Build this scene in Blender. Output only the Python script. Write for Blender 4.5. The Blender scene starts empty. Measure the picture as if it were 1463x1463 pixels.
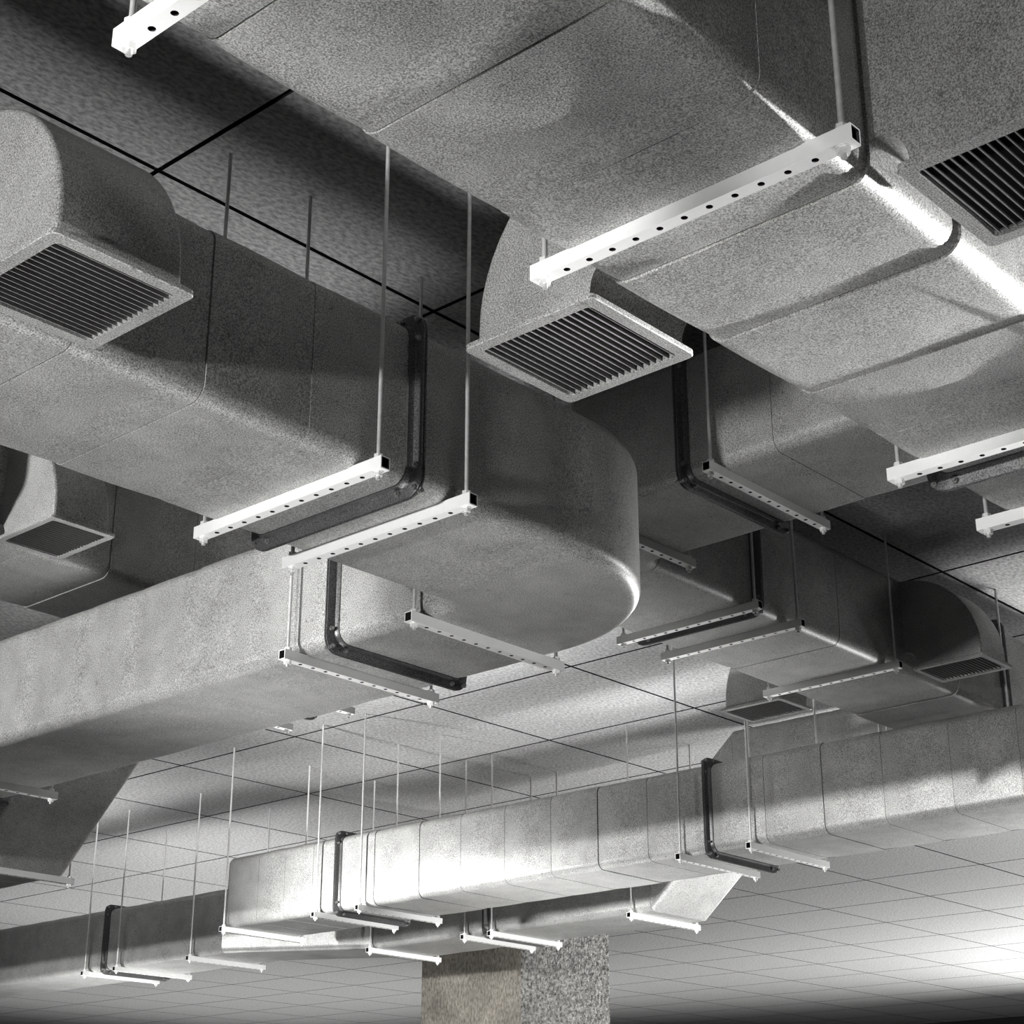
import bpy, bmesh, math, random
from mathutils import Vector, Matrix
random.seed(4)
C = bpy.context.scene.collection
DZ = 1.6                      # camera height above the floor; ceiling is 2.948 above the camera
CEIL = 2.948 + DZ
PI = math.pi

# ------------------------------------------------------------------ materials
def new_mat(name):
    m = bpy.data.materials.new(name); m.use_nodes = True
    nt = m.node_tree; b = nt.nodes['Principled BSDF']
    return m, nt, b

def N(nt, kind, **kw):
    n = nt.nodes.new(kind)
    for k, v in kw.items():
        if k in n.inputs: n.inputs[k].default_value = v
        else: setattr(n, k, v)
    return n

def ramp(nt, fac, stops):
    r = nt.nodes.new('ShaderNodeValToRGB')
    e = r.color_ramp.elements
    while len(e) < len(stops): e.new(0.5)
    for i, (p, v) in enumerate(stops):
        e[i].position = p
        e[i].color = (v, v, v * 0.985, 1) if not isinstance(v, tuple) else (*v, 1)
    nt.links.new(fac, r.inputs[0]); return r

def galvanized(name, lo, hi, metallic=0.35, rough=0.42, seed=0.0, spot=True):
    m, nt, b = new_mat(name)
    geo = N(nt, 'ShaderNodeNewGeometry')
    off = N(nt, 'ShaderNodeVectorMath', operation='ADD'); off.inputs[1].default_value = (seed, seed * 1.7, 0)
    nt.links.new(geo.outputs['Position'], off.inputs[0])
    grain = N(nt, 'ShaderNodeTexNoise', Scale=270.0, Detail=2.0, Roughness=0.8)
    blot = N(nt, 'ShaderNodeTexNoise', Scale=7.0, Detail=5.0, Roughness=0.62)
    for n in (grain, blot): nt.links.new(off.outputs[0], n.inputs['Vector'])
    mix = N(nt, 'ShaderNodeMath', operation='MULTIPLY_ADD'); mix.inputs[1].default_value = 0.16
    nt.links.new(blot.outputs['Fac'], mix.inputs[0])
    g2 = N(nt, 'ShaderNodeMath', operation='MULTIPLY'); g2.inputs[1].default_value = 0.84
    nt.links.new(grain.outputs['Fac'], g2.inputs[0]); nt.links.new(g2.outputs[0], mix.inputs[2])
    col = ramp(nt, mix.outputs[0], [(0.38, lo), (0.62, hi)])
    last = col.outputs[0]
    if spot:
        v = N(nt, 'ShaderNodeTexNoise', Scale=34.0, Detail=4.0, Roughness=0.7)
        nt.links.new(off.outputs[0], v.inputs['Vector'])
        sr = ramp(nt, v.outputs['Fac'], [(0.27, 0.45), (0.37, 1.0)])
        mm = N(nt, 'ShaderNodeMix', data_type='RGBA', blend_type='MULTIPLY'); mm.inputs[0].default_value = 0.75
        nt.links.new(last, mm.inputs[6]); nt.links.new(sr.outputs[0], mm.inputs[7]); last = mm.outputs[2]
    nt.links.new(last, b.inputs['Base Color'])
    b.inputs['Metallic'].default_value = metallic
    rr = N(nt, 'ShaderNodeMapRange'); rr.inputs[3].default_value = rough - 0.09; rr.inputs[4].default_value = rough + 0.12
    nt.links.new(grain.outputs['Fac'], rr.inputs[0]); nt.links.new(rr.outputs[0], b.inputs['Roughness'])
    bp = N(nt, 'ShaderNodeBump', Strength=0.16, Distance=0.004)
    nt.links.new(mix.outputs[0], bp.inputs['Height']); nt.links.new(bp.outputs[0], b.inputs['Normal'])
    return m

def plain(name, v, metallic=0.0, rough=0.5, var=0.1):
    m, nt, b = new_mat(name)
    geo = N(nt, 'ShaderNodeNewGeometry')
    n = N(nt, 'ShaderNodeTexNoise', Scale=60.0, Detail=2.0)
    nt.links.new(geo.outputs['Position'], n.inputs['Vector'])
    r = ramp(nt, n.outputs['Fac'], [(0.3, v * (1 - var)), (0.7, min(1, v * (1 + var * 0.8)))])
    nt.links.new(r.outputs[0], b.inputs['Base Color'])
    b.inputs['Metallic'].default_value = metallic; b.inputs['Roughness'].default_value = rough
    return m

def tile_material():
    m, nt, b = new_mat('ceiling_tile')
    geo = N(nt, 'ShaderNodeNewGeometry')
    mp = N(nt, 'ShaderNodeMapping'); mp.inputs['Scale'].default_value = (1.0, 1.9, 1.0); mp.inputs['Rotation'].default_value = (0, 0, 0.6)
    nt.links.new(geo.outputs['Position'], mp.inputs[0])
    a = N(nt, 'ShaderNodeTexNoise', Scale=40.0, Detail=4.0, Roughness=0.6)
    nt.links.new(mp.outputs[0], a.inputs['Vector'])
    r = ramp(nt, a.outputs['Fac'], [(0.34, 0.19), (0.64, 0.41)])
    nt.links.new(r.outputs[0], b.inputs['Base Color'])
    b.inputs['Roughness'].default_value = 0.85
    bp = N(nt, 'ShaderNodeBump', Strength=0.22, Distance=0.006)
    nt.links.new(a.outputs['Fac'], bp.inputs['Height']); nt.links.new(bp.outputs[0], b.inputs['Normal'])
    return m

def grunge_material():
    m, nt, b = new_mat('stained_render')
    geo = N(nt, 'ShaderNodeNewGeometry')
    mp = N(nt, 'ShaderNodeMapping'); mp.inputs['Scale'].default_value = (1.0, 1.0, 0.45)
    nt.links.new(geo.outputs['Position'], mp.inputs[0])
    a = N(nt, 'ShaderNodeTexNoise', Scale=55.0, Detail=4.0, Roughness=0.7)
    c = N(nt, 'ShaderNodeTexNoise', Scale=4.0, Detail=5.0, Roughness=0.6)
    nt.links.new(mp.outputs[0], a.inputs['Vector']); nt.links.new(geo.outputs['Position'], c.inputs['Vector'])
    r = ramp(nt, a.outputs['Fac'], [(0.33, (0.18, 0.165, 0.14)), (0.68, (0.50, 0.47, 0.42))])
    r2 = ramp(nt, c.outputs['Fac'], [(0.3, 0.6), (0.7, 1.0)])
    mm = N(nt, 'ShaderNodeMix', data_type='RGBA', blend_type='MULTIPLY'); mm.inputs[0].default_value = 1.0
    nt.links.new(r.outputs[0], mm.inputs[6]); nt.links.new(r2.outputs[0], mm.inputs[7])
    nt.links.new(mm.outputs[2], b.inputs['Base Color']); b.inputs['Roughness'].default_value = 0.8
    bp = N(nt, 'ShaderNodeBump', Strength=0.5, Distance=0.006)
    nt.links.new(a.outputs['Fac'], bp.inputs['Height']); nt.links.new(bp.outputs[0], b.inputs['Normal'])
    return m

def stone_material():
    m, nt, b = new_mat('pebbled_render')
    geo = N(nt, 'ShaderNodeNewGeometry')
    v = N(nt, 'ShaderNodeTexVoronoi', Scale=46.0)
    n = N(nt, 'ShaderNodeTexNoise', Scale=40.0, Detail=4.0, Roughness=0.7)
    big = N(nt, 'ShaderNodeTexNoise', Scale=5.0, Detail=4.0)
    for k in (v, n, big): nt.links.new(geo.outputs['Position'], k.inputs['Vector'])
    r = ramp(nt, n.outputs['Fac'], [(0.37, (0.10, 0.097, 0.09)), (0.64, (0.62, 0.61, 0.59))])
    r2 = ramp(nt, big.outputs['Fac'], [(0.3, 0.75), (0.7, 1.0)])
    mm = N(nt, 'ShaderNodeMix', data_type='RGBA', blend_type='MULTIPLY'); mm.inputs[0].default_value = 1.0
    nt.links.new(r.outputs[0], mm.inputs[6]); nt.links.new(r2.outputs[0], mm.inputs[7])
    nt.links.new(mm.outputs[2], b.inputs['Base Color'])
    b.inputs['Roughness'].default_value = 0.8
    ad = N(nt, 'ShaderNodeMath', operation='ADD')
    nt.links.new(v.outputs['Distance'], ad.inputs[0]); nt.links.new(n.outputs['Fac'], ad.inputs[1])
    bp = N(nt, 'ShaderNodeBump', Strength=1.0, Distance=0.03)
    nt.links.new(ad.outputs[0], bp.inputs['Height']); nt.links.new(bp.outputs[0], b.inputs['Normal'])
    return m

M_DUCT = galvanized('galvanized_sheet', 0.15, 0.58)
M_HOOD = galvanized('galvanized_hood', 0.15, 0.58, seed=3.1)
M_FLANGE = galvanized('galvanized_angle', 0.045, 0.20, metallic=0.5, rough=0.36, seed=5.3, spot=False)
M_SEAM = plain('seam_shadow', 0.02, 0.0, 0.9)
M_THROAT_SHADE = plain('interior_shade', 0.006, 0.0, 0.95)  # near-black, paints in the shade behind the louvres
M_STRUT = plain('zinc_strut', 0.90, 0.2, 0.34, 0.015)
M_ROD = plain('zinc_rod', 0.68, 0.45, 0.30)
M_NUT = plain('zinc_nut', 0.82, 0.3, 0.28, 0.03)
M_STRUT_SHADE = plain('strut_inside_shade', 0.03, 0.0, 0.8)  # dark colour puts the shade into strut holes and open ends
M_BOLT = plain('zinc_bolt', 0.35, 0.8, 0.3)
M_BLADE = plain('grille_blade', 0.42, 0.35, 0.42)
M_TILE = tile_material()
M_GROOVE = plain('ceiling_groove', 0.012, 0.0, 0.9)
M_STONE = stone_material()
M_GRUNGE = grunge_material()
M_WALL = plain('painted_wall', 0.06, 0.0, 0.8)
M_FLOOR = plain('concrete_floor', 0.18, 0.0, 0.8)

# ------------------------------------------------------------------ object helpers
def wloc(o):
    p = Vector((0, 0, 0))
    while o is not None: p = p + o.location; o = o.parent
    return p

def empty(name, loc, label, cat, group=None):
    o = bpy.data.objects.new(name, None); C.objects.link(o)
    o.location = (loc[0], loc[1], loc[2] + DZ); o.empty_display_size = 0.1
    o['label'] = label; o['category'] = cat
    if group: o['group'] = group
    return o

def obj(name, bm, mat, parent=None, smooth=None, loc=None):
    """link a bmesh (coordinates in camera-height space, z without DZ) as one mesh object"""
    me = bpy.data.meshes.new(name)
    org = wloc(parent) if parent is not None else Vector((0, 0, 0))
    if loc is not None: org = Vector((loc[0], loc[1], loc[2] + DZ))
    bmesh.ops.translate(bm, verts=bm.verts, vec=Vector((0, 0, DZ)) - org)
    bmesh.ops.recalc_face_normals(bm, faces=bm.faces)
    bm.to_mesh(me); bm.free()
    for m in (mat if isinstance(mat, (list, tuple)) else [mat]): me.materials.append(m)
    if smooth:
        for p in me.polygons: p.use_smooth = True
        me.set_sharp_from_angle(angle=math.radians(smooth))
    o = bpy.data.objects.new(name, me); C.objects.link(o)
    if parent is not None:
        o.parent = parent
        if loc is not None: o.location = org - wloc(parent)
    elif loc is not None: o.location = org
    return o

def copy_tree(o, parent=None):
    c = o.copy(); C.objects.link(c)
    if parent is not None: c.parent = parent
    for ch in list(o.children): copy_tree(ch, c)
    return c

def box(bm, x0, x1, y0, y1, z0, z1):
    v = [bm.verts.new((x, y, z)) for z in (z0, z1) for y in (y0, y1) for x in (x0, x1)]
    fs = [bm.faces.new([v[i] for i in f]) for f in ((0, 1, 3, 2), (4, 6, 7, 5), (0, 4, 5, 1), (2, 3, 7, 6), (0, 2, 6, 4), (1, 5, 7, 3))]
    return v, fs

def cyl(bm, p, r, z0, z1, n=10, axis='z', rot=0.0, mi=0):
    rings = []
    for z in (z0, z1):
        ring = []
        for k in range(n):
            a = 2 * PI * k / n + rot; u, v = r * math.cos(a), r * math.sin(a)
            if axis == 'z': co = (p[0] + u, p[1] + v, z)
            elif axis == 'x': co = (z, p[0] + u, p[1] + v)
            else: co = (p[0] + u, z, p[1] + v)
            ring.append(bm.verts.new(co))
        rings.append(ring)
    for k in range(n):
        f = bm.faces.new((rings[0][k], rings[0][(k + 1) % n], rings[1][(k + 1) % n], rings[1][k])); f.material_index = mi
    for rg in rings: bm.faces.new(rg).material_index = mi

# ------------------------------------------------------------------ duct geometry
HW, HH, RC = 0.30, 0.23, 0.045
ZL, ZH = 1.748 + HH, 2.318 + HH          # centre heights of the low and the high runs (above camera)

def prof(hw, hh, r, n=6):
    r = max(r, 0.002); pts = []
    for cx, cy, a0 in ((hw - r, hh - r, 0), (-hw + r, hh - r, PI / 2), (-hw + r, -hh + r, PI), (hw - r, -hh + r, 1.5 * PI)):
        for k in range(n + 1):
            a = a0 + (PI / 2) * k / n
            pts.append((cx + r * math.cos(a), cy + r * math.sin(a)))
    return pts

def ring(bm, c, ang, d, hw=HW, hh=HH, r=RC):
    """profile ring, run direction = angle ang in plan; lateral axis is ang-90"""
    lx, ly = math.sin(ang), -math.cos(ang)
    return [bm.verts.new((c[0] + lx * u, c[1] + ly * u, c[2] + v)) for u, v in prof(hw + d, hh + d, r + d * 0.7)]

def loft(bm, rings, mi=0):
    for a, b in zip(rings[:-1], rings[1:]):
        n = len(a)
        for k in range(n):
            f = bm.faces.new((a[k], a[(k + 1) % n], b[(k + 1) % n], b[k])); f.material_index = mi

BUL = 0.0022
def station(name, pts, root, bulge=BUL, lip=(0.0045, 0.0), cap0=False, cap1=False, mat=None):
    """pts: list of (x, y, z, ang); a sheet-metal section swelling slightly between its two seams"""
    bm = bmesh.new(); rs = []
    n = len(pts)
    rs.append(ring(bm, pts[0][:3], pts[0][3], -0.010))
    for i, p in enumerate(pts):
        t = i / (n - 1)
        d = bulge * 4 * t * (1 - t) + lip[0] * (1 - t) + lip[1] * t
        rs.append(ring(bm, p[:3], p[3], d))
    rs.append(ring(bm, pts[-1][:3], pts[-1][3], -0.010))
    loft(bm, rs)
    if cap0: bm.faces.new(rs[0])
    if cap1: bm.faces.new(rs[-1])
    return obj(name, bm, mat or M_DUCT, root, smooth=50)

G2 = 0.0013
def straight(root, axis, lat, z, a, b, ga=G2, gb=G2, **kw):
    s = 1 if b > a else -1
    a2, b2 = a + s * ga, b - s * gb
    pts = []
    for i in range(7):
        t = a2 + (b2 - a2) * i / 6
        ang = (0 if s > 0 else PI) if axis == 'x' else (PI / 2 if s > 0 else -PI / 2)
        pts.append((t, lat, z, ang) if axis == 'x' else (lat, t, z, ang))
    return station('duct_section', pts, root, **kw)

def run(root, axis, lat, z, seams, major=(), flip=False):
    """sections between the seams; a major seam has a wider gap and a taller lip (on the first edge, or the last with flip)"""
    for a, b in zip(seams[:-1], seams[1:]):
        ma, mb = a in major, b in major
        lip = (0.0, 0.0035 if mb else 0.0013) if flip else ((0.006 if axis == 'x' and 2.3 < a < 3.0 else 0.0035) if ma else 0.0013, 0.0)
        straight(root, axis, lat, z, a, b, ga=0.0012 if ma else 0.0005, gb=0.0012 if mb else 0.0005, lip=lip)

def elbow(root, cx, cy, z, ri, a0, a1, turn):
    """bend about (cx,cy): radius angle a0 -> a1; run direction = radius angle + turn*90"""
    pts = []; R = ri + HW
    for i in range(19):
        a = a0 + (a1 - a0) * i / 18
        pts.append((cx + R * math.cos(a), cy + R * math.sin(a), z, a + turn * PI / 2))
    return station('elbow', pts, root, bulge=0.0, lip=(0.0, 0.0))

def sheared(root, axis, p0, p1, name):
    """offset piece: section stays square to the run, centre slides from p0 to p1"""
    pts = []
    ang = PI / 2 if p1[1] > p0[1] else -PI / 2
    for i in range(6):
        t = i / 5; pts.append(tuple(p0[k] + (p1[k] - p0[k]) * t for k in range(3)) + (ang,))
    return station(name, pts, root, bulge=0.0, lip=(0.0, 0.0))

FE = 0.036
_bolt = {}
def flange(root, axis, lat, z, pos):
    bm = bmesh.new()
    ang = 0 if axis == 'x' else PI / 2
    at = lambda t: (t, lat, z) if axis == 'x' else (lat, t, z)
    for s in (-1, 1):
        a, b, e = pos + s * 0.0012, pos + s * 0.0075, pos + s * 0.030
        rs = [ring(bm, at(a), ang, 0.0005), ring(bm, at(a), ang, FE - 0.002, r=0.03), ring(bm, at(a + s * 0.0012), ang, FE, r=0.03),
              ring(bm, at(b - s * 0.0012), ang, FE, r=0.03), ring(bm, at(b), ang, FE - 0.002, r=0.03),
              ring(bm, at(b + s * 0.001), ang, 0.014), ring(bm, at(b + s * 0.004), ang, 0.008), ring(bm, at(b + s * 0.010), ang, 0.0055),
              ring(bm, at(e), ang, 0.005), ring(bm, at(e), ang, -0.002)]
        loft(bm, rs)
    f = obj('flange', bm, M_FLANGE, root, smooth=35)
    f['label'] = 'dark bolted angle flange'
    k = FE * 0.55
    spots = []
    for su in (-1, 1):
        for sv in (-1, 1):
            spots += [(su * (HW - 0.045), sv * (HH + k)), (su * (HW + k), sv * (HH - 0.045)), (su * (HW + k * 0.72), sv * (HH + k * 0.72))]
    for u, v in spots:
        if axis not in _bolt:
            b = bmesh.new()
            cyl(b, (0, -DZ), 0.0085, -0.016, 0.016, 6, axis)
            cyl(b, (0, -DZ), 0.0045, -0.022, 0.022, 8, axis)
            o = obj('bolt', b, M_BOLT, None); _bolt[axis] = o
            o.parent = f
        else:
            o = _bolt[axis].copy(); C.objects.link(o); o.parent = f
        w = Vector((pos, lat + u, z + v + DZ)) if axis == 'x' else Vector((lat + u, pos, z + v + DZ))
        o.location = w - wloc(f)
    return f

# ------------------------------------------------------------------ trapeze hangers
SB = 1.7145 - 1.748         # strut bottom relative to duct underside
SPAN, PITCH = 0.684, 0.057
_chan = {}
def channel_bm():
    """strut channel along local x, centred, bottom pierced by eleven round holes"""
    bm = bmesh.new()
    L, w, h = SPAN / 2 + 0.026, 0.0157, 0.0335
    z0, z1 = 0.0, h
    nh = 11; n = 12; rh = 0.0068
    x = -PITCH * (nh / 2)
    mi = 0
    def quad(*co): bm.faces.new([bm.verts.new(c) for c in co]).material_index = mi
    quad((-L, -w, z0), (x, -w, z0), (x, w, z0), (-L, w, z0)); quad((-x, -w, z0), (L, -w, z0), (L, w, z0), (-x, w, z0))
    for i in range(nh):
        cx = x + PITCH * (i + 0.5); hx = PITCH / 2
        inner = []; outer = []
        for k in range(n):
            a = 2 * PI * k / n; c, s = math.cos(a), math.sin(a)
            inner.append((cx + rh * c, rh * s))
            m = max(abs(c) / hx, abs(s) / w); outer.append((cx + c / m, s / m))
        # add the exact cell corners into the outer loop
        cor = [(math.atan2(sy * w, sx * hx), (cx + sx * hx, sy * w)) for sx in (-1, 1) for sy in (-1, 1)]
        vi = [bm.verts.new((p[0], p[1], z0)) for p in inner]
        vt = [bm.verts.new((p[0], p[1], z0 + 0.003)) for p in inner]
        vo = [bm.verts.new((p[0], p[1], z0)) for p in outer]
        for k in range(n):
            k2 = (k + 1) % n
            a0, a1 = 2 * PI * k / n, 2 * PI * (k + 1) / n
            mid = [bm.verts.new((p[0], p[1], z0)) for a, p in cor if a0 + 1e-6 < (a % (2 * PI)) < a1 - 1e-6]
            bm.faces.new([vi[k], vo[k]] + mid + [vo[k2], vi[k2]])
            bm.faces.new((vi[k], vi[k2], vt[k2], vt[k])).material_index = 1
    # side walls, top, inner faces: open square tube
    t = 0.003
    def tube(w_, a, b):
        quad((-L, -w_, a), (L, -w_, a), (L, -w_, b), (-L, -w_, b)); quad((-L, w_, a), (L, w_, a), (L, w_, b), (-L, w_, b))
        quad((-L, -w_, b), (L, -w_, b), (L, w_, b), (-L, w_, b))
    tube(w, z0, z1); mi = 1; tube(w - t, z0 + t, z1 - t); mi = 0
    for s in (-1, 1):
        X = s * L
        quad((X, -w, z0), (X, -w + t, z0 + t), (X, -w + t, z1 - t), (X, -w, z1)); quad((X, w, z0), (X, w - t, z0 + t), (X, w - t, z1 - t), (X, w, z1))
        quad((X, -w, z1), (X, -w + t, z1 - t), (X, w - t, z1 - t), (X, w, z1))
        quad((X, -w, z0), (X, -w + t, z0 + t), (X, w - t, z0 + t), (X, w, z0))
    bmesh.ops.remove_doubles(bm, verts=bm.verts, dist=1e-5)
    return bm

def trapeze(label, axis, lat_c, pos, level, group=None):
    """axis: direction of the duct it carries; lat_c: duct centre line; pos: place along the duct"""
    zd = (1.748 if level == 'low' else 2.318)
    zb = zd + SB
    p = (pos, lat_c) if axis == 'x' else (lat_c, pos)
    t = empty('trapeze_hanger', (p[0], p[1], zb), label, 'duct hanger', group)
    rz = PI / 2 if axis == 'x' else 0.0
    proto = _chan.get('p' + level)
    if proto is None:
        t.rotation_euler = (0, 0, 0)
        bm = channel_bm(); bmesh.ops.translate(bm, verts=bm.verts, vec=Vector((p[0], p[1], zb)))
        ch = obj('strut_channel', bm, [M_STRUT, M_STRUT_SHADE], t)
        made = [ch]
        for s in (-1, 1):
            x = p[0] + s * SPAN / 2
            bm = bmesh.new(); cyl(bm, (x, p[1]), 0.0058, zb - 0.0215, CEIL - DZ - 0.001, 10)
            made.append(obj('threaded_rod', bm, M_ROD, t, smooth=40))
            bm = bmesh.new(); cyl(bm, (x, p[1]), 0.0125, zb - 0.0125, zb - 0.002, 6, rot=0.4); cyl(bm, (x, p[1]), 0.0145, zb - 0.002, zb, 14)
            made.append(obj('nut', bm, M_NUT, t, smooth=30))
            bm = bmesh.new(); cyl(bm, (x, p[1]), 0.0125, zb + 0.0355, zb + 0.046, 6, rot=0.2); cyl(bm, (x, p[1]), 0.0145, zb + 0.0335, zb + 0.0355, 14)
            made.append(obj('nut', bm, M_NUT, t, smooth=30))
        _chan['p' + level] = made
    else:
        for o in proto:
            c = o.copy(); C.objects.link(c); c.parent = t
    t.rotation_euler = (0, 0, rz)
    return t

# ------------------------------------------------------------------ air outlets
def outlet(label, x0, x1, yin, yout, zf, side, zarc, R, group=None):
    """hood curving from the duct side (y = side) outwards and down to a louvred frame at height zf"""
    s = 1 if yout > yin else -1
    t = empty('air_outlet', ((x0 + x1) / 2, side, zf), label, 'air outlet', group)
    m = 0.022
    hx0, hx1 = x0 + m, x1 - m
    yo, yi = yout - s * m, yin + s * m
    pts = []
    cy = yo - s * R
    ye = side - s * 0.004
    a_end = math.acos(max(-1, min(1, (ye - cy) * s / R)))
    pts.append((yo, zf + 0.012))
    for k in range(15):
        a = a_end * k / 14
        pts.append((cy + s * R * math.cos(a), zarc + R * math.sin(a)))
    ri = abs(yi - ye)
    for k in range(7):
        a = (PI / 2) * (1 - k / 6)
        pts.append((ye + s * ri * math.cos(a) if False else yi - s * ri + s * ri * math.cos(a), zf + 0.03 + ri * 1.0 * math.sin(a)))
    pts.append((yi, zf + 0.012))
    bm = bmesh.new()
    A = [bm.verts.new((hx0, y, z)) for y, z in pts]; B = [bm.verts.new((hx1, y, z)) for y, z in pts]
    n = len(pts)
    for k in range(n - 1):
        bm.faces.new((A[k], A[k + 1], B[k + 1], B[k]))
    bm.faces.new(A); bm.faces.new(B)
    bmesh.ops.recalc_face_normals(bm, faces=bm.faces)
    ed = [e for e in bm.edges if len(e.link_faces) == 2 and (all(v in A for v in e.verts) or all(v in B for v in e.verts))
          and all(abs(v.co.z - (zf + 0.012)) > 1e-6 or abs(v.co.y - yo) < 1e-6 for v in e.verts)]
    keep = []
    for e in ed:
        ks = sorted((A.index(v) if v in A else B.index(v)) for v in e.verts)
        if ks[1] <= 15: keep.append(e)
    bmesh.ops.bevel(bm, geom=keep, offset=0.012, segments=3, profile=0.5, affect='EDGES')
    obj('hood', bm, M_HOOD, t, smooth=40)
    # frame plate with a rounded opening
    bm = bmesh.new()
    xc, yc = (x0 + x1) / 2, (yin + yout) / 2
    hx, hy = (x1 - x0) / 2, abs(yout - yin) / 2
    w = 0.030 if (x1 - x0) > 0.32 else 0.024
    def rr(hx, hy, r, z): return [bm.verts.new((xc + a, yc + b, z)) for a, b in prof(hx, hy, r, 5)]
    rs = [rr(hx - w, hy - w, 0.012, zf + 0.012), rr(hx - w, hy - w, 0.012, zf), rr(hx - 0.002, hy - 0.002, 0.016, zf), rr(hx, hy, 0.018, zf + 0.002),
          rr(hx, hy, 0.018, zf + 0.012), rr(hx - 0.002, hy - 0.002, 0.016, zf + 0.014), rr(hx - w, hy - w, 0.012, zf + 0.014)]
    loft(bm, rs)
    fr = obj('grille_frame', bm, M_HOOD, t, smooth=40)
    # louvres over a near-black plate that stands in for the shade inside
    bm = bmesh.new()
    nb = 17; span = 2 * (hy - w)
    for k in range(nb):
        y = yc - span / 2 + span * (k + 0.5) / nb
        d = 0.0035
        c0 = [(y + d - 0.0011, zf + 0.018), (y + d + 0.0016, zf + 0.018), (y - d + 0.0018, zf + 0.0015), (y - d - 0.0012, zf + 0.0008)]
        va = [bm.verts.new((xc - hx + w - 0.004, a, b)) for a, b in c0]; vb = [bm.verts.new((xc + hx - w + 0.004, a, b)) for a, b in c0]
        for q in range(4): bm.faces.new((va[q], va[(q + 1) % 4], vb[(q + 1) % 4], vb[q]))
        bm.faces.new(va); bm.faces.new(vb)
    lv = obj('louver_panel', bm, M_BLADE, fr)
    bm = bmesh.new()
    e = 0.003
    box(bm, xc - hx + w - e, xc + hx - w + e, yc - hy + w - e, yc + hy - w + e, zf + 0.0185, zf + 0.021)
    obj('shade_plate', bm, M_THROAT_SHADE, fr)
    return t

# ------------------------------------------------------------------ the room
def structure(name, bm, mat, smooth=None):
    o = obj(name, bm, mat, None, smooth); o['kind'] = 'structure'; return o
XA, XB, YA, YB = -10.0, 27.0, -7.0, 36.0
X0, Y0, TP = 14.6522, 9.8268, 1.2
zc = CEIL - DZ
bm = bmesh.new()
gap = 0.0085
i0, i1 = math.ceil((XA - X0) / TP) - 1, math.floor((XB - X0) / TP) + 1
j0, j1 = math.ceil((YA - Y0) / TP) - 1, math.floor((YB - Y0) / TP) + 1
for i in range(i0, i1):
    for j in range(j0, j1):
        x, y = X0 + i * TP, Y0 + j * TP
        xa, xb, ya, yb = max(x + gap, XA), min(x + TP - gap, XB), max(y + gap, YA), min(y + TP - gap, YB)
        if xb - xa < 0.02 or yb - ya < 0.02: continue
        _, fs = box(bm, xa, xb, ya, yb, zc, zc + 0.022)
        for f in fs[1:]: f.material_index = 1
nt_ = len(bm.faces)
v, fs = box(bm, XA, XB, YA, YB, zc + 0.0225, zc + 0.08)
for f in fs: f.material_index = 1
structure('ceiling', bm, [M_TILE, M_GROOVE])
bm = bmesh.new(); box(bm, XA, XB, YA, YB, -DZ - 0.1, -DZ); structure('floor', bm, M_FLOOR)
for nm, c in (('wall_back', (XB, XB + 0.15, YA, YB)), ('wall_front', (XA - 0.15, XA, YA, YB)), ('wall_left', (XA, XB, YB, YB + 0.15)), ('wall_right', (XA, XB, YA - 0.15, YA))):
    bm = bmesh.new(); box(bm, *c, -DZ, zc + 0.08); structure(nm, bm, M_WALL)
# column: square shaft with softened arrises
bm = bmesh.new()
s = 0.558
colc = (10.6 + s, 9.412 + s)
for a, b in ((-DZ, zc - 0.0),):
    rs = [[bm.verts.new((colc[0] + u, colc[1] + w_, z)) for u, w_ in prof(s, s, 0.012, 3)] for z in (a, b)]
    loft(bm, rs); bm.faces.new(rs[0]); bm.faces.new(rs[1])
bm.normal_update()
for f in bm.faces: f.material_index = 1 if abs(f.normal.x) > 0.75 else 0
o = structure('column', bm, [M_STONE, M_GRUNGE], 40)

# ------------------------------------------------------------------ ducts
LA, LB, LC = 1.627, 3.258, 3.995          # centre lines
A = empty('air_duct', (2.3, LA, ZL), 'wide low duct crossing the top of the view, with an outlet on both sides', 'air duct')
run(A, 'x', LA, ZL, [-0.70, -0.35, 0.0, 0.35, 0.70, 1.05, 1.40, 1.75, 2.105, 2.45, 2.79, 3.14, 3.46, 3.795, 4.15, 4.5, 4.85, 5.2, 5.55], (1.40, 1.75, 2.45, 2.79, 3.14))
flange(A, 'x', LA, ZL, 3.795)

B = empty('air_duct', (2.9, LB, ZL), 'low duct that bends in a big rounded elbow in the middle of the view', 'air duct')
run(B, 'x', LB, ZL, [0.475, 0.825, 1.175, 1.525, 1.875, 2.228, 2.553, 2.915, 3.645], (1.875, 2.228))
elbow(B, 3.645, LB + HW + 0.05, ZL, 0.05, -PI / 2, 0.0, 1)
ye = LB + HW + 0.05
run(B, 'y', LC, ZL, [ye, 4.108, 4.495, 4.855, 5.20, 5.53, 5.885, 6.24, 6.60, 6.95, 7.30, 7.65, 8.0, 8.35], (4.855,), True)
flange(B, 'x', LB, ZL, 2.915); flange(B, 'y', LC, ZL, 4.108); flange(B, 'y', LC, ZL, 6.95)

LD, LI = 4.739, 4.10
D = empty('air_duct', (LD, 3.2, ZH), 'high duct turning a corner behind the rounded elbow and carrying two small outlets', 'air duct')
run(D, 'y', LD, ZH, [0.4, 0.75, 1.1, 1.45, 1.8, 2.15, 2.5, 2.835, 3.20, 3.75])
# turn from +y to +x around the inner corner
elbow(D, LD + HW + 0.05, 3.75, ZH, 0.05, PI, PI / 2, -1)
run(D, 'x', LI, ZH, [LD + HW + 0.05, 5.745, 6.06, 6.39, 6.91, 7.45, 7.93, 8.31, 8.69], (7.45,))
flange(D, 'y', LD, ZH, 3.20); flange(D, 'x', LI, ZH, 5.745); flange(D, 'x', LI, ZH, 7.93)

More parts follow.
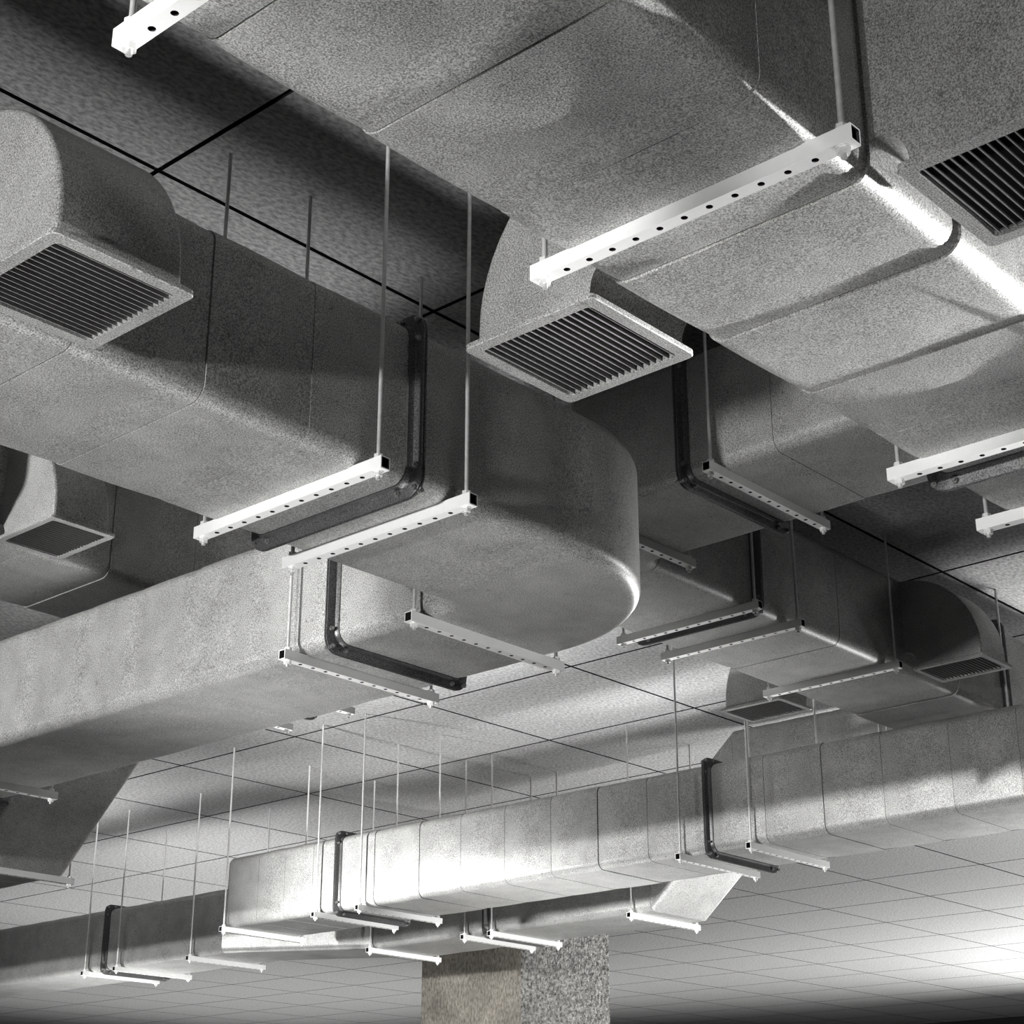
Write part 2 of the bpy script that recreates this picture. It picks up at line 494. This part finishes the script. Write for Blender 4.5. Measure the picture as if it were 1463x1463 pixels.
LH, LG = 5.76, 5.315
Hd = empty('air_duct', (3.7, LH, ZH), 'shadowed high duct behind the others that bends and slopes down to a lower level', 'air duct')
run(Hd, 'x', LH, ZH, [1.9, 2.26, 2.63, 3.0, 3.36, 3.72, 4.13, 4.55, 4.965], (3.72,))
elbow(Hd, LG - HW - 0.05, LH + HW + 0.05, ZH, 0.05, -PI / 2, 0.0, 1)
run(Hd, 'y', LG, ZH, [LH + HW + 0.05, 6.38, 6.73, 7.08, 7.40, 7.73])
sheared(Hd, 'y', (LG, 7.732, ZH), (LG, 8.398, ZL), 'sloped_section')
run(Hd, 'y', LG, ZL, [8.40, 8.75, 9.1, 9.45, 9.8, 10.15, 10.5, 10.85, 11.2, 11.55, 11.9, 12.25])
flange(Hd, 'y', LG, ZH, 6.38)

LE = 7.712
Ed = empty('air_duct', (LE, 5.27, ZL), 'long straight low duct with a brilliantly lit patch and a closed end', 'air duct')
sE = [1.4, 1.75, 2.1, 2.45, 2.8, 3.16, 3.507, 3.859, 4.228, 4.569, 4.917, 5.272, 5.672, 6.016, 6.357, 6.707, 7.055, 7.395, 7.782, 8.105, 8.345, 8.615, 8.875]
run(Ed, 'y', LE, ZL, sE, (4.569, 6.016, 7.395, 7.782))
bm = bmesh.new()
rs = [ring(bm, (LE, 8.8763, ZL), PI / 2, -0.010)]
for i in range(5): rs.append(ring(bm, (LE, 8.8763 + (9.17 - 8.8763) * i / 4, ZL), PI / 2, 0.0008))
for k in range(1, 6):
    a = PI / 2 * k / 5; rs.append(ring(bm, (LE, 9.17 + 0.03 * math.sin(a), ZL), PI / 2, -0.03 * (1 - math.cos(a))))
loft(bm, rs); bm.faces.new(rs[0]); bm.faces.new(rs[-1])
obj('end_section', bm, M_DUCT, Ed, smooth=50)
flange(Ed, 'y', LE, ZL, 5.272); flange(Ed, 'y', LE, ZL, 8.105)

LF, LR = 8.44, 9.02
Fd = empty('air_duct', (LF, 10.1, ZL), 'farthest low duct in front of the column, shifting sideways and then sloping up', 'air duct')
run(Fd, 'y', LF, ZL, [14.7, 14.35, 14.0, 13.65, 13.3, 12.95, 12.6, 12.3, 11.93, 11.52, 11.17, 10.82, 10.46, 10.12])
sheared(Fd, 'y', (LF, 10.118, ZL), (LR, 9.15, ZL), 'offset_section')
run(Fd, 'y', LR, ZL, [9.148, 8.78, 8.42, 8.055, 7.71, 7.366, 7.0, 6.67])
sheared(Fd, 'y', (LR, 6.668, ZL), (LR, 6.002, ZH), 'sloped_section')
run(Fd, 'y', LR, ZH, [6.0, 5.66, 5.29, 4.92, 4.55, 4.2, 3.85, 3.5, 3.15, 2.8, 2.45, 2.1])
flange(Fd, 'y', LF, ZL, 11.52); flange(Fd, 'y', LR, ZL, 8.055)

# ------------------------------------------------------------------ outlets
outlet('large louvred outlet on the wide overhead duct, hanging above the rounded elbow', 2.445, 2.805, 1.975, 2.338, 1.741, LA + HW, 1.79, 0.40)
outlet('large louvred outlet cut off by the picture edge, on the overhead duct', 2.453, 2.815, 1.278, 0.915, 1.741, LA - HW, 1.79, 0.40)
outlet('large dark-faced louvred outlet curving down from the duct that has the rounded elbow', 1.559, 1.907, 2.935, 2.578, 1.741, LB - HW, 1.79, 0.40)
outlet('small louvred outlet deep in shadow on the duct that slopes down', 3.20, 3.48, 5.44, 5.08, 2.311, LH - HW, 2.36, 0.40)
outlet('small louvred outlet hanging over the slanted far duct, its hood side lit', 6.922, 7.205, 4.468, 4.832, 2.311, LI + HW, 2.36, 0.40)
outlet('small louvred outlet with a dark quarter-round hood beside the upright dark flange', 6.93, 7.21, 3.757, 3.395, 2.311, LI - HW, 2.36, 0.40)

# ------------------------------------------------------------------ hangers
T = trapeze
T('brightest hanger, holed strut crossing the whole width under the overhead duct', 'x', LA, 2.292, 'low')
T('hanger in the upper corner of which only one strut end with a nut shows', 'x', LA, 1.29, 'low')
T('white hanger crossing under the overhead duct just before its bolted flange', 'x', LA, 3.655, 'low')
T('short visible end of a white hanger just past the flange of the overhead duct', 'x', LA, 4.12, 'low')
T('bright hanger just before the flange of the rounded-elbow duct', 'x', LB - 0.008, 2.742, 'low')
T('grey-sided hanger just after the flange, where the rounded elbow begins', 'x', LB - 0.008, 3.062, 'low')
T('hanger under the bottom of the rounded elbow where it leaves towards the lit duct side', 'y', LC, 3.69, 'low')
T('hanger beside the black upright flange under the brightly lit duct side', 'y', LC, 4.285, 'low')
T('hanger at the edge of the view whose far end overlaps the sloping duct', 'y', LC, 6.65, 'low')
T('dark-sided hanger under the high duct beside its flange', 'y', LD, 3.058, 'high')
T('hanger half hidden by the curve of the rounded elbow', 'y', LD, 3.655, 'high')
T('hanger under the high duct with a black flange right behind it', 'x', LI, 5.672, 'high')
T('hanger under the high duct, second after the corner, its rod hanging low beside it', 'x', LI, 5.987, 'high')
T('hanger between the two small outlets of the high duct', 'x', LI, 6.785, 'high')
T('hanger with a rod tip near the upright dark flange beyond the quarter-round outlet', 'x', LI, 7.869, 'high')
T('dark hanger end peeking out below the lit duct, nearer the ceiling joint', 'y', LG, 6.154, 'high')
T('dark hanger end peeking out below the lit duct, close to the slope', 'y', LG, 6.612, 'high')
T('hanger at the foot of the sloping duct', 'y', LG, 8.412, 'low')
T('hanger under the closed end of the long lit duct', 'y', LE, 9.15, 'low')
T('hanger before the flange at the brilliant patch of the long duct', 'y', LE, 8.256, 'low')
T('hanger directly under the brilliant patch of the long duct', 'y', LE, 7.86, 'low')
T('hanger of the long duct whose strut overlaps the slanted bright panel', 'y', LE, 5.43, 'low')
T('hanger of the long duct just past its upright dark flange', 'y', LE, 4.985, 'low')
T('hanger of the far duct before its dark flange, lowest strut in the view', 'y', LF, 11.715, 'low')
T('hanger of the far duct just after its dark flange', 'y', LF, 11.305, 'low')
T('hanger of the far duct where it starts to shift sideways', 'y', LF, 10.42, 'low')
T('hanger of the far duct just before it passes in front of the column top', 'y', LR + 0.005, 9.14, 'low')
T('hanger of the far duct in front of the column, before the flange', 'y', LR + 0.005, 8.22, 'low')
T('hanger of the far duct in front of the column, after the flange', 'y', LR + 0.005, 7.975, 'low')
T('hanger at the foot of the slanted bright panel of the far duct', 'y', LR + 0.02, 6.805, 'low')
T('short piece of hanger rod glimpsed under the high duct, above the long duct', 'y', LR, 4.95, 'high')

# ------------------------------------------------------------------ lights
def look(o, target):
    d = Vector(target) - o.location
    o.rotation_euler = d.to_track_quat('-Z', 'Y').to_euler()
def area(name, loc, tgt, size, watts, sy=None, spread=180):
    l = bpy.data.lights.new(name, 'AREA'); l.energy = watts; l.size = size
    if sy: l.shape = 'RECTANGLE'; l.size_y = sy
    l.spread = math.radians(spread)
    o = bpy.data.objects.new(name, l); C.objects.link(o); o.location = (loc[0], loc[1], loc[2] + DZ); look(o, (tgt[0], tgt[1], tgt[2] + DZ)); return o
def spot(name, loc, tgt, watts, ang, blend=0.3, rad=0.1):
    l = bpy.data.lights.new(name, 'SPOT'); l.energy = watts; l.spot_size = math.radians(ang); l.spot_blend = blend; l.shadow_soft_size = rad
    o = bpy.data.objects.new(name, l); C.objects.link(o); o.location = (loc[0], loc[1], loc[2] + DZ); look(o, (tgt[0], tgt[1], tgt[2] + DZ)); return o
def point(name, loc, watts, rad=0.1):
    l = bpy.data.lights.new(name, 'POINT'); l.energy = watts; l.shadow_soft_size = rad
    o = bpy.data.objects.new(name, l); C.objects.link(o); o.location = (loc[0], loc[1], loc[2] + DZ); return o
#LIGHTS
area('fill_floor_near', (1.6, 2.8, -1.5), (1.6, 2.8, 3), 4.6, 26, sy=2.4, spread=42)  # added fill, no real fixture: acts as floor bounce onto near undersides
area('fill_floor_strip', (4.75, 4.8, -1.5), (4.5, 4.8, 3), 0.5, 21, sy=4.6, spread=34)  # invented strip light to brighten the underside past the rounded elbow
area('fill_floor_middle', (6.75, 6.4, -1.5), (6.5, 6.4, 3), 0.7, 34, sy=3.6, spread=44)  # added fill from below for the middle of the ceiling
area('fill_floor_corner', (7.2, 11.8, -1.5), (7.1, 11.8, 3), 0.6, 70, sy=5.0, spread=70)  # no such fixture: added to lift the ceiling by the far duct
area('fill_floor_beyond', (11.0, 14.5, -1.5), (11.0, 14.5, 3), 3.0, 95, sy=6.0, spread=80)  # helper light added for the ceiling behind the far duct
area('fill_floor_far', (8.6, 7.0, -1.5), (8.6, 7.0, 3), 1.8, 30, sy=11.0, spread=56)  # stand-in for floor bounce under the long and far ducts
area('fill_floor_deep', (17.0, 20.0, -1.5), (17.0, 20.0, 3), 8.0, 210, spread=90)  # added to brighten the deep ceiling, no fixture there
spot('lamp_key', (-8.0, 6.6, 1.08), (5, 7.6, 1.70), 7800, 36, 0.15, 0.14)
spot('lamp_entry', (-3.0, 2.25, 0.3), (3, 2.9, 2.1), 1500, 27, 0.4, 0.12)
spot('fill_outlet', (-1.2, 0.45, 0.7), (2.49, 1.1, 1.98), 330, 17, 0.5, 0.08)  # extra spot added only to light one overhead outlet's hood side
spot('lamp_patch', (6.2, 8.2, 1.6), (7.43, 7.85, 1.84), 240, 140, 0.9, 0.08)
spot('fill_hood', (5.9, 5.3, 1.6), (6.95, 4.65, 2.5), 14, 40, 0.6, 0.06)  # small made-up spot that brightens one hood of the high duct
area('fill_ceiling', (11.0, 3.3, -1.3), (10.8, 3.4, 3), 1.6, 260, spread=112)  # made-up fill aimed up at the middle and far ceiling
spot('fill_end', (8.9, 1.2, -0.3), (9.7, 9.2, 1.6), 1700, 38, 0.6, 0.15)  # added spot to whiten strut sides and the column face
area('lamp_far', (24.19, 7.5, 0.8), (10, 7.5, 0.8), 0.8, 2300, sy=3)
spot('lamp_side', (8.5, 0.2, 1.42), (3.3, 1.5, 1.76), 9500, 13, 1.0, 0.05)
spot('fill_rim', (8.2, 1.6, 1.5), (4.25, 3.3, 1.85), 350, 15, 0.6, 0.12)  # second spot, added for the bright edge of the rounded elbow
W = bpy.data.worlds.new('World'); bpy.context.scene.world = W; W.use_nodes = True
W.node_tree.nodes['Background'].inputs[0].default_value = (0.5, 0.5, 0.49, 1)
W.node_tree.nodes['Background'].inputs[1].default_value = 0.01
area('fill_floor_end', (20.0, 14.0, -1.5), (20.0, 14.0, 3), 5.0, 65, spread=110)  # invented fill for the ceiling past the column
spot('fill_slope', (5.2, 5.2, -1.2), (5.2, 8.15, 2.0), 70, 17, 0.6, 0.1)  # added spot lifting the underside of the sloped section

# ------------------------------------------------------------------ camera
f_px, pitch, yaw = 2488.65, 0.3833274, 0.7313057
cp, sp, cy_, sy_ = math.cos(pitch), math.sin(pitch), math.cos(yaw), math.sin(yaw)
F = Vector((cp * cy_, cp * sy_, sp)); R_ = Vector((sy_, -cy_, 0)); U = R_.cross(F)
cam = bpy.data.cameras.new('camera'); co = bpy.data.objects.new('camera', cam); C.objects.link(co)
cam.sensor_width = 36.0; cam.lens = 36.0 * f_px / 1463.0; cam.clip_start = 0.05
mat = Matrix((R_, U, -F)).transposed().to_4x4(); mat.translation = Vector((0, 0, DZ)); co.matrix_world = mat
bpy.context.scene.camera = co
vs = bpy.context.scene.view_settings
vs.view_transform = 'Standard'; vs.look = 'None'; vs.exposure = 0.12; vs.gamma = 0.88
